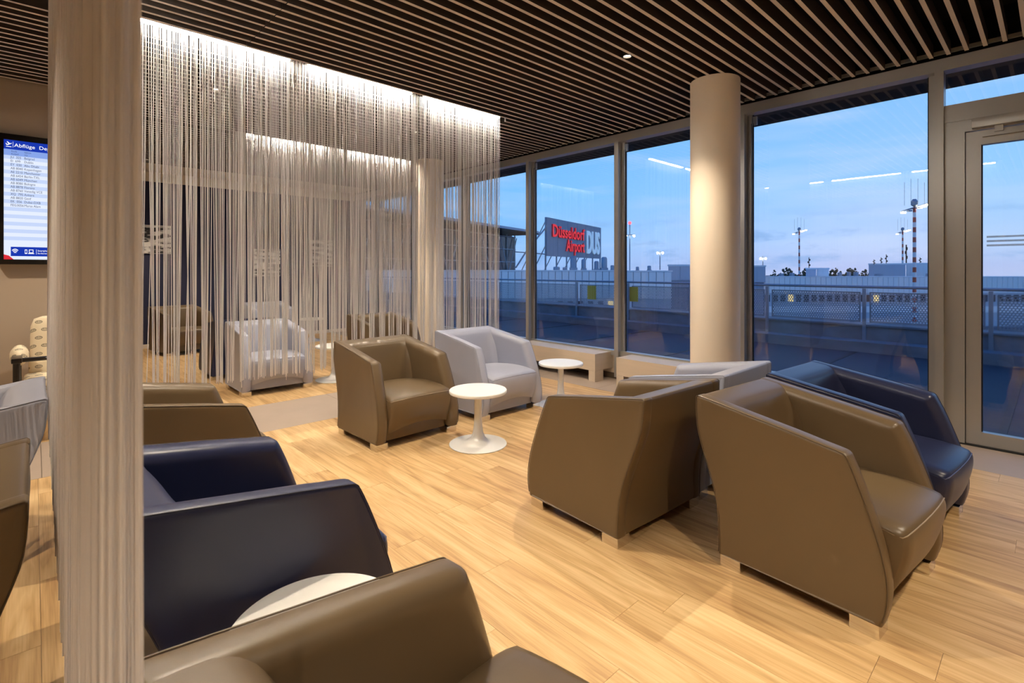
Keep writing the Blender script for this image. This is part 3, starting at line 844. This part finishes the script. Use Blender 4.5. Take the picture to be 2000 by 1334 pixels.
# plane mark, wifi mark, device marks
def flat(nm, pts, e, k=2):
    bm = bmesh.new(); vs_ = [bm.verts.new((SX0+(x-SX0)*KX, 0, z)) for x, z in pts]; f = bm.faces.new(vs_)
    r = bmesh.ops.extrude_face_region(bm, geom=[f]); bmesh.ops.translate(bm, vec=(0, -.0005, 0), verts=[v for v in r['geom'] if isinstance(v, bmesh.types.BMVert)])
    return link(nm, to_mesh(nm, bm, E[e]), scr, (0, yF-.0006*(k-1)-.0002, 0))
px, pz = SX0+.018, hz+.030
flat('plane_symbol', [(px, pz+.022), (px+.008, pz+.020), (px+.018, pz+.012), (px+.030, pz+.017), (px+.012, pz+.036), (px+.020, pz+.038), (px+.046, pz+.022), (px+.060, pz+.028), (px+.062, pz+.022), (px+.020, pz+.004), (px+.008, pz+.006)], 'white')
flat('plane_underline', [(px+.004, pz-.010), (px+.060, pz-.010), (px+.060, pz-.005), (px+.004, pz-.005)], 'white')
flat('divider', [(SX0+.092, hz+.018), (SX0+.095, hz+.018), (SX0+.095, hz+.07), (SX0+.092, hz+.07)], 'white')
wx, wz = SX0+.115, SZ0+.05
for q, rr in enumerate((.012, .026, .040)):
    a = [R_(45+90*i/8) for i in range(9)]
    flat('wifi_symbol', [(wx+math.cos(t)*rr, wz+math.sin(t)*rr) for t in a]+[(wx+math.cos(t)*(rr+.007), wz+math.sin(t)*(rr+.007)) for t in reversed(a)], 'white')
sp_('phone_symbol', (SX0+.215, SZ0+.052), (SX0+.240, SZ0+.092), 'white', 2); sp_('phone_screen', (SX0+.220, SZ0+.060), (SX0+.235, SZ0+.086), 'blue', 3)
sp_('laptop_symbol', (SX0+.258, SZ0+.060), (SX0+.305, SZ0+.092), 'white', 2); sp_('laptop_screen', (SX0+.264, SZ0+.066), (SX0+.299, SZ0+.087), 'blue', 3)
sp_('laptop_base', (SX0+.250, SZ0+.052), (SX0+.313, SZ0+.058), 'white', 2)
sp_('divider', (SX0+.335, SZ0+.048), (SX0+.338, SZ0+.095), 'white', 2)
txt('Smartphone, Tablet', SX0+.35, SZ0+.075, .022, 'white'); txt('Bordkartenanzeige', SX0+.35, SZ0+.052, .018, 'white')
flat('corner_flash', [(SX0, SZ0), (SX0+.10, SZ0), (SX0+.05, SZ0+.035), (SX0, SZ0+.045)], 'red', 3)

# ------------------------------------------------------------------ framed prints on the navy wall
for i, (x0, x1, z0, z1, lab) in enumerate(((1.26, 1.84, 1.69, 2.20, 'black and white photo print on the navy wall, leftmost of three'), (3.24, 3.75, 1.27, 1.82, 'black and white photo print on the navy wall, middle and lowest of three'), (4.38, 4.88, 1.48, 2.05, 'black and white photo print on the navy wall, rightmost of three'))):
    p = empty('wall_print', ((x0+x1)/2, YB, (z0+z1)/2)); tag(p, lab, 'picture', 'prints on the navy wall')
    w, h = (x1-x0)/2, (z1-z0)/2
    box('picture_backing', (-w, -.03, -h), (w, 0, h), M['white_lam'], p); box('picture', (-w+.004, -.034, -h+.004), (w-.004, -.03, h-.004), print_material(3.7*i+1.3), p)

# ------------------------------------------------------------------ wooden armchair with printed cushions
oc = empty('wooden_armchair', (.235, 5.98, 0), 0); tag(oc, 'black wooden armchair with cream owl print cushions under the departures screen', 'armchair')
for s in (-1, 1):
    x = s*.335
    tube('front_leg', [(x, -.30, 0), (x, -.30, .1), (x, -.30, .655)], .024, M['dark_wood'], oc, 10)
    tube('back_leg', [(x, .30, 0), (x, .27, .4), (x, .29, .66)], .022, M['dark_wood'], oc, 10)
    box('armrest', (x-.032, -.345, .655), (x+.032, .30, .695), M['dark_wood'], oc, .01)
    tube('side_rail', [(x, -.36, .36), (x, .30, .36)], .026, M['dark_wood'], oc, 10)
    pd = bmesh.new(); bmesh.ops.create_uvsphere(pd, u_segments=20, v_segments=12, radius=1.0)
    bmesh.ops.transform(pd, matrix=Matrix.Translation((x-s*.01, .08, .67)) @ Matrix.Diagonal((.062, .22, .085, 1)), verts=pd.verts)
    link('arm_cushion', to_mesh('arm_cushion', pd, M['owl'], 80), oc)
tube('front_rail', [(-.40, -.30, .365), (.40, -.30, .365)], .026, M['dark_wood'], oc, 10)
tube('front_crossbar', [(-.335, -.30, .675), (.335, -.30, .675)], .018, M['dark_wood'], oc, 10)
def cushion(nm, c, s, tilt=0):
    bm = bmesh.new(); bmesh.ops.create_cube(bm, size=1.0)
    bmesh.ops.subdivide_edges(bm, edges=bm.edges[:], cuts=5, use_grid_fill=True)
    for v in bm.verts:
        x, y, z = v.co*2
        k = (abs(x)**6+abs(y)**6+abs(z)**6)**(1/6)
        q = 1/k if k > 0 else 1
        v.co = Vector((x*q*.9+.1*x, y*q*.9+.1*y, z*q*.9+.1*z))*.5
    bmesh.ops.transform(bm, matrix=Matrix.Translation(c) @ Matrix.Rotation(tilt, 4, 'X') @ Matrix.Diagonal((*s, 1)), verts=bm.verts)
    return link(nm, to_mesh(nm, bm, M['owl'], 80), oc)
cushion('seat_cushion', (0, -.02, .44), (.60, .62, .13))
cushion('back_cushion', (0, .30, .71), (.52, .15, .55), R_(-10))
cushion('lumbar_cushion', (0, .19, .545), (.54, .14, .14), R_(-10))

# ================================================================== outside
terr = struct(box('terrace', (XW+.14, -14, -.35), (11.0, 26, -.05), M['roofing']))
for q in range(9):
    par_keep(box('roofing_seam', (XW+.2, -6+q*2.1, -.05), (10.6, -5.94+q*2.1, -.044), M['gasket']), terr)
par = struct(box('parapet', (11.02, -14, -8), (11.42, 26, .38), M['concrete']))
par_keep(box('parapet_step', (10.62, -14, -.05), (11.02, 26, .13), M['concrete']), par)
par_keep(box('coping', (10.98, -14, .38), (11.46, 26, .41), M['concrete']), par)
rail = empty('terrace_railing', (11.0, 4.07, 0)); tag(rail, 'galvanised terrace railing with perforated panels outside the windows', 'railing')
RP = 1.68
bm = bmesh.new(); add_box(bm, (0, 0, .56), (.05, .055, 1.0), bevel=.004); me_post = to_mesh('post', bm, M['galv'], 40)
bm = bmesh.new(); add_box(bm, (0, 0, .72), (.004, RP-.16, .52)); me_perf = to_mesh('perforated_panel', bm, M['perf'])
bm = bmesh.new()
for zz in (.455, .985): add_box(bm, (0, 0, zz), (.022, RP-.14, .022))
for s in (-1, 1): add_box(bm, (0, s*(RP-.16)/2, .72), (.022, .022, .54))
me_pf = to_mesh('panel_frame', bm, M['galv'])
for i in range(-6, 13):
    link('post', me_post, rail, (0, i*RP, 0))
    p = link('perforated_panel', me_perf, rail, (.06, (i+.5)*RP, 0)); link('panel_frame', me_pf, p)
tube('handrail', [(0, -6*RP, 1.09), (0, 12*RP, 1.09)], .026, M['galv'], rail, 10)
yel = mat('yellow_sign', (226, 178, 40), .6)
for (u, lab) in ((1152, 'small yellow plate on the railing below the airport sign'), (1233, 'small yellow plate on the railing nearer the white column')):
    s = (u-U0)/F_PX; d = 10.96/(FX+s*RX); y = d*(FY+s*RY)
    t = box('warning_plate', (11.030, y-.14, .60), (11.048, y+.14, .97), yel); tag(t, lab, 'sign', 'yellow plates on the railing')
struct(box('ground', (11.4, -600, -8.2), (900, 900, -8.0), M['asphalt']))

CY = R_(-YAW)
def far_root(name, u, d, z, rz=CY):
    p = at(u, V0, d); return empty(name, (p.x, p.y, z), rz)
def zat(v, d): return CAM_H+d*(V0-v)/F_PX
def wat(du, d): return du*d/F_PX
# long white pier building
D1 = 85.0
def pier(lab, u0, u1, vtop, D, dep, pan_px, wins=True):
    uc = (u0+u1)/2; t = far_root('pier_building', uc, D, -8.0); tag(t, lab, 'building')
    w = wat(u1-u0, D)/2; h = zat(vtop, D)+8.0
    box('body', (-w, .15, 0), (w, dep, h-.05), M['facade_dim'], t)
    box('roof', (-w-.1, .0, h-.05), (w+.1, dep+.1, h+.08), M['facade'], t)
    pw = wat(pan_px, D); n = max(1, int(2*w/pw)); pw = 2*w/n
    bm = bmesh.new(); add_box(bm, (0, 0, 0), (pw-.07, .14, 2.6)); me = to_mesh('facade_panel', bm, M['facade'])
    for i in range(n): link('facade_panel', me, t, (-w+(i+.5)*pw, .08, h-1.38))
    if wins:
        bm = bmesh.new(); add_box(bm, (0, 0, 0), (pw*1.5-.5, .1, 1.15)); mw = to_mesh('window', bm, M['darkglass'])
        ml = mw.copy(); ml.materials.clear(); ml.materials.append(M['lit_win'])
        n2 = int(2*w/(pw*1.5))
        for i in range(n2): link('window', ml if rnd.random() < .08 else mw, t, (-w+(i+.5)*pw*1.5, .1, h-3.55))
        box('plinth_band', (-w, .05, h-5.9), (w, .2, h-4.9), M['facade'], t)
    return t, w, h
pier('long white panelled pier building behind the railing on the right', 1492, 2110, 541, D1, 4, 10)
pier('low white panelled building below the airport sign', 690, 1203, 529, 50.0, 5, 13)
pier('white panelled building between the sign and the column', 1207, 1312, 530, 50.0, 2.5, 14, False)
# blocks on and behind the pier
def block(lab, u0, u1, v0, v1, d, dep, m, seam=0, units=0):
    t = far_root('roof_block', (u0+u1)/2, d, zat(v1, d), CY-math.atan(((u0+u1)/2-U0)/F_PX)); tag(t, lab, 'building')
    w = wat(u1-u0, d)/2*math.cos(math.atan(((u0+u1)/2-U0)/F_PX)); h = zat(v0, d)-zat(v1, d)
    box('body', (-w, .1, 0), (w, dep, h), m, t); box('roof_edge', (-w-.1, 0, h), (w+.1, dep+.1, h+.25), M['facade'], t)
    n = max(1, seam)
    for i in range(n):
        box('wall_panel', (-w+2*w*i/n+.05, 0, .1), (-w+2*w*(i+1)/n-.05, .1, h-.05), m, t)
    return t
block('pale blue roof block with antennas at the right behind the striped mast', 1696, 1768, 517, 541, 96, 5, M['facade_dim'], 3)
block('white panelled roof block right of the tall striped mast', 1769, 1846, 516, 541, 95, 5, M['facade'], 9)
block('grey stair block at the left end of the long pier building', 1470, 1495, 521, 552, 84, 8, M['facade_dim'], 1)
block('small blue-grey plant room on the pier roof below the trees', 1574, 1594, 526, 540, 88, 4, M['facade_dim'], 1)
block('small white plant room on the pier roof beside the blue-grey one', 1595, 1619, 526, 540, 88, 4, M['facade'], 2)
block('low grey house left of the white column beyond the railing', 1305, 1352, 520, 548, 72, 12, M['facade_dim'], 2)
def roof_unit(u, v0, v1, d, wpx, lab):
    t = far_root('roof_fan', u, d, zat(v1, d)); tag(t, lab, 'roof unit', 'ventilation units on the roofs')
    w = wat(wpx, d)/2; h = zat(v0, d)-zat(v1, d)
    box('base', (-w, -w, 0), (w, w, h*.25), M['galv'], t)
    link('drum', lathe_mesh('drum', [(0, h*.25), (w*.9, h*.25), (w*.9, h*.9), (w*.6, h), (0, h)], M['galv'], 16), t)
UN = ((1526, 534, 541, 90, 10, 'small grey roof fan at the left on the long pier roof'), (1547, 533, 541, 90, 10, 'small grey roof fan left of the left striped mast'), (1640, 532, 541, 90, 9, 'small grey roof fan below the middle tree'),
      (1658, 531, 541, 90, 8, 'left of two close roof fans below the broad tree'), (1672, 531, 541, 90, 10, 'right of two close roof fans below the broad tree'), (1716, 534, 541, 90, 16, 'wide flat roof fan before the pale blue roof block'),
      (1812, 534, 541, 86, 8, 'left of two roof fans before the white roof block'), (1824, 534, 541, 86, 9, 'right of two roof fans before the white roof block'),
      (1120, 501, 530, 53, 14, 'tall grey vent drum under the middle of the airport sign'), (1140, 506, 530, 53, 10, 'slimmer grey vent drum next to the tall one under the sign'), (1180, 502, 530, 53, 13, 'tall grey vent drum right of the airport sign'),
      (1165, 510, 530, 53, 10, 'grey vent drum under the right end of the airport sign'), (1087, 521, 530, 52, 14, 'low wide roof fan under the left end of the airport sign'), (1103, 522, 530, 52, 9, 'low narrow roof fan under the left half of the airport sign'),
      (1196, 518, 530, 52, 8, 'small roof fan just left of the mullion beside the sign'), (1245, 521, 530, 52, 7, 'small roof fan right of the lamp with the red light'), (1268, 519, 530, 52, 8, 'small roof fan left of the pair of lit lamps'))
for (u, v0, v1, d, wp_, lab) in UN: roof_unit(u, v0, v1, d, wp_, lab)
# airport sign
P1, P2 = at(1068, 527, 109), at(1174, 527, 137)
sdir = Vector((P2.x-P1.x, P2.y-P1.y, 0)); SL = sdir.length; srz = math.atan2(sdir.y, sdir.x)
sg = empty('airport_sign', (P1.x, P1.y, 2.0), srz); tag(sg, 'large grey mesh rooftop sign with red and pale blue letters', 'sign')
Z0, Z1 = zat(500, 109)-2.0, zat(424, 109)-2.0
mesh_m = mat('grey_mesh_panel', (150, 158, 172), .7)
np_ = 6
for i in range(np_):
    box('mesh_panel', (SL*i/np_+.06, 0, Z0), (SL*(i+1)/np_-.06, .15, Z1), mesh_m, sg)
for i in range(np_+1):
    box('post', (SL*i/np_-.1, .15, -10), (SL*i/np_+.1, .45, Z1), M['galv'], sg)
    tube('brace', [(SL*i/np_, .4, Z1-1.0), (SL*i/np_-2.0, 5.0, Z0-3.0)], .12, M['galv'], sg, 6)
tube('side_brace', [(0, .2, Z1-2.2), (-5.5, 2, Z0+.8), (-8, 3, Z0-2.5)], .16, M['galv'], sg, 6)
tube('side_brace', [(-9, 3, Z0+.7), (0, .3, Z0+.4)], .12, M['galv'], sg, 6)
redl = emis('red_lit_letters', (240, 62, 80), .95); reds = mat('red_letter_sides', (190, 36, 50), .6); blul = mat('pale_blue_letters', (206, 226, 240), .5, emit=((180, 214, 240), .35))
def letters(body, x0, x1, z, size, m):
    """letters filling x0..x1 along the sign, each glyph its own part"""
    def ext(q):
        me = text_mesh('t', q, size, m); xs = [v.co.x for v in me.vertices]; r = (min(xs), max(xs)); bpy.data.meshes.remove(me); return r
    a, b = ext(body); sx = (x1-x0)/(b-a)
    for i, ch in enumerate(body):
        right = ext(body[:i+1])[1]
        me = text_mesh('letter', ch, size, m, extrude=.13, bold=.022*size); xs = [v.co.x for v in me.vertices]
        if m is redl:
            me.materials.append(reds)
            for p in me.polygons: p.material_index = 0 if abs(p.normal.z) > .5 else 1
        o = link('letter', me, sg, (x0+(right-max(xs)-a)*sx, -.2, z)); o.rotation_euler = (R_(90), 0, 0); o.scale = (sx, 1, 1)
letters('Düsseldorf', SL*.075, SL*.625, Z0+4.35, 3.8, redl)
letters('Airport', SL*.295, SL*.625, Z0+1.4, 3.8, redl)
letters('DUS', SL*.685, SL*.95, Z0+1.3, 7.9, blul)
# terminal hall with glazed front, left of the sign
Q1, Q2 = at(690, 527, 58), at(1036, 527, 98)
hd = Vector((Q2.x-Q1.x, Q2.y-Q1.y, 0)); HL = hd.length
th = empty('terminal_hall', (Q1.x, Q1.y, -8.0), math.atan2(hd.y, hd.x)); tag(th, 'terminal hall with flat projecting roof and tall glazed front left of the sign', 'building')
HT = 8.4+8.0
box('hall_body', (0, 4.0, 0), (HL, 9, HT-.3), M['darkglass'], th)
box('roof', (-2, -1.5, HT-.3), (HL+.5, 10, HT+.35), M['soffit'], th)
box('roof_edge', (-2, -1.62, HT-.05), (HL+.5, -1.5, HT+.35), M['facade_dim'], th)
nb = 14
for i in range(nb):
    for j in range(3):
        box('glass_pane', (HL*i/nb+.1, 3.5, 8.6+j*2.4), (HL*(i+1)/nb-.1, 3.62, 10.85+j*2.4), M['darkglass'], th)
for i in range(nb+1): box('glazing_post', (HL*i/nb-.06, 3.3, 8.0), (HL*i/nb+.06, 3.5, HT-.3), M['galv'], th)
for j in range(4): tube('glazing_rail', [(0, 3.25, 8.5+j*2.4), (HL, 3.25, 8.5+j*2.4)], .09, M['facade_dim'], th, 6)
for i in range(0, nb, 2): tube('truss_bar', [(HL*i/nb, 3.0, 15.5), (HL*(i+1)/nb, 3.0, 8.8), (HL*(i+2)/nb, 3.0, 15.5)], .10, M['facade_dim'], th, 6)
# striped flood-light masts
def mast(u, vtop, vbot, d, wpx, nsec, lab, lit=True):
    z0, z1 = -8.0, zat(vtop, d); nsec = round(nsec*(z1-z0)/(z1-zat(vbot, d)))
    t = far_root('floodlight_mast', u, d, z0); tag(t, lab, 'mast', 'red and white floodlight masts')
    H = z1-z0; r = wat(wpx, d)/2
    for i in range(nsec):
        a, b = H*i/nsec, H*(i+1)/nsec
        rr = r*(1-.25*i/nsec)
        link('mast_section', lathe_mesh('mast_section', [(0, a), (rr, a), (rr*.985, b), (0, b)], M['whitep'] if i % 2 == 0 else M['redp'], 12), t)
    W = r*7
    tube('crossarm', [(-W, 0, H-r*2.2), (0, 0, H), (W, 0, H+r*2.2)], r*.35, M['galv'], t, 6)
    tube('crossarm', [(0, -W*.6, H-r*.5), (0, W*.6, H-r*.5)], r*.35, M['galv'], t, 6)
    link('hub', lathe_mesh('hub', [(0, H), (r*1.5, H+r*1.2), (r*1.7, H+r*3.2), (r*.8, H+r*4.6), (0, H+r*4.6)], M['galv'], 12), t)
    for k in (-1, -.5, .3, .65, 1):
        bm = bmesh.new(); add_box(bm, (k*W, -r*1.0, H-r*.9+k*r*2.2), (r*2.0, r*1.4, r*.9))
        link('floodlight', to_mesh('floodlight', bm, M['lamp_white'] if (lit and k not in (-.5,)) else M['galv']), t)
    for k in (-1, -.35, .35, 1): tube('antenna', [(k*W*.8, 0, H+r), (k*W*.8, 0, H+r*(16 if abs(k) < .5 else 14))], r*.10, M['galv'], t, 4)
    return t
mast(1786, 405, 620, 62, 7.0, 22, 'tallest red and white floodlight mast, lamps lit, at the right')
mast(1561, 452, 541, 120, 3.4, 13, 'red and white floodlight mast above the trees, left of the others')
mast(1763, 452, 520, 125, 3.4, 11, 'red and white floodlight mast just left of the tallest one')
# plain light poles with lit lamps
def lamp_pole(u, v, vb, d, lab, red=False):
    z0, z1 = zat(vb, d), zat(v, d)
    t = far_root('apron_lamp', u, d, z0); tag(t, lab, 'lamp', 'lit apron lamps'); H = z1-z0
    tube('pole', [(0, 0, 0), (0, 0, H+.3)], .08*d/80, M['galv'], t, 8)
    tube('arm', [(-.55, 0, H), (.55, 0, H)], .06, M['galv'], t, 6)
    for s in (-1, 1):
        bm = bmesh.new(); bmesh.ops.create_icosphere(bm, subdivisions=2, radius=.17*d/80)
        link('lamp', to_mesh('lamp', bm, M['lamp_bulb'], 80), t, (s*.4, -.1, H-.1))
    if red:
        bm = bmesh.new(); bmesh.ops.create_icosphere(bm, subdivisions=2, radius=.16); link('warning_lamp', to_mesh('warning_lamp', bm, M['lamp_red'], 80), t, (0, 0, H+1.2))
        tube('lamp_stem', [(0, 0, H), (0, 0, H+1.1)], .05, M['galv'], t, 6)
M['lamp_bulb'] = emis('apron_lamp_bulb', (255, 244, 224), 40.0)
lamp_pole(1490, 504, 521, 84, 'bright lit lamp on a short pole at the left of the big pane')
lamp_pole(1230, 459, 528.3, 51, 'bright lit lamp with red light beside the mullion right of the airport sign', True)
lamp_pole(1289, 493, 527, 80, 'pair of lit lamps on a pole left of the white column')
# antennas on roofs
def antenna(u, v0, v1, d, lab, big=False):
    t = far_root('roof_antenna', u, d, zat(v1, d)); tag(t, lab, 'antenna', 'roof antennas'); H = zat(v0, d)-zat(v1, d)
    tube('pole', [(0, 0, 0), (0, 0, H)], .10 if big else .06, M['under'], t, 6)
    for q in (.35, .6, .8):
        bm = bmesh.new(); add_box(bm, (.14 if q != .6 else -.14, 0, H*q), (.16, .14, H*.15)); link('aerial', to_mesh('aerial', bm, M['under']), t)
antenna(1770, 478, 516, 97, 'tall dark antenna pole on the roof behind the tallest mast', True)
antenna(1731, 497, 517, 97, 'cluster antenna on the pale blue roof block')
antenna(1721, 503, 517, 97, 'thin antenna at the left of the pale blue roof block')
antenna(1707, 507, 517, 97, 'short antenna at the left corner of the pale blue roof block')
antenna(1797, 503, 516, 96, 'antenna group on the white roof block right of the mast')
antenna(1819, 502, 516, 96, 'short antenna near the right edge of the big pane')
antenna(1580, 503, 526, 92, 'dark antenna on the small blue-grey plant room')
# trees
def tree(u, v0, v1, d, wpx, seed, lab):
    rg = random.Random(seed); t = far_root('tree', u, d, -8.0); tag(t, lab, 'tree', 'trees beyond the pier')
    w = wat(wpx, d)/2; H = zat(v0, d)+8.0
    tube('trunk', [(0, 0, 0), (0, 0, H*.7)], .35, M['bark'], t, 7)
    bm = bmesh.new()
    for i in range(150):
        a = rg.uniform(0, 6.28); q = math.sqrt(rg.random()); x = math.cos(a)*q*w*.8; y = math.sin(a)*q*w*.5
        z = H*.45+rg.random()*H*.47*(1-.45*q*q)
        r = bmesh.ops.create_icosphere(bm, subdivisions=1, radius=w*rg.uniform(.06, .15))
        for v in r['verts']: v.co = v.co*rg.uniform(.65, 1.3)+Vector((x, y, z))
    o = link('crown', to_mesh('crown', bm, M['foliage']), t); o['kind'] = 'stuff'
for (u, v0, v1, wp_, lab) in ((1512, 523, 540, 30, 'low dark tree at the far left of the tree line'), (1537, 517, 540, 40, 'dark tree left of the left striped mast'), (1573, 518, 540, 40, 'dark tree right of the left striped mast'),
                              (1632, 519, 540, 38, 'brownish dark tree in the middle of the tree line'), (1664, 518, 540, 40, 'broad dark tree right of the middle one'), (1690, 521, 540, 26, 'small dark tree next to the pale blue roof block')):
    tree(u, v0, v1, 148+9*[1512, 1537, 1573, 1632, 1664, 1690].index(u), wp_, int(u), lab)
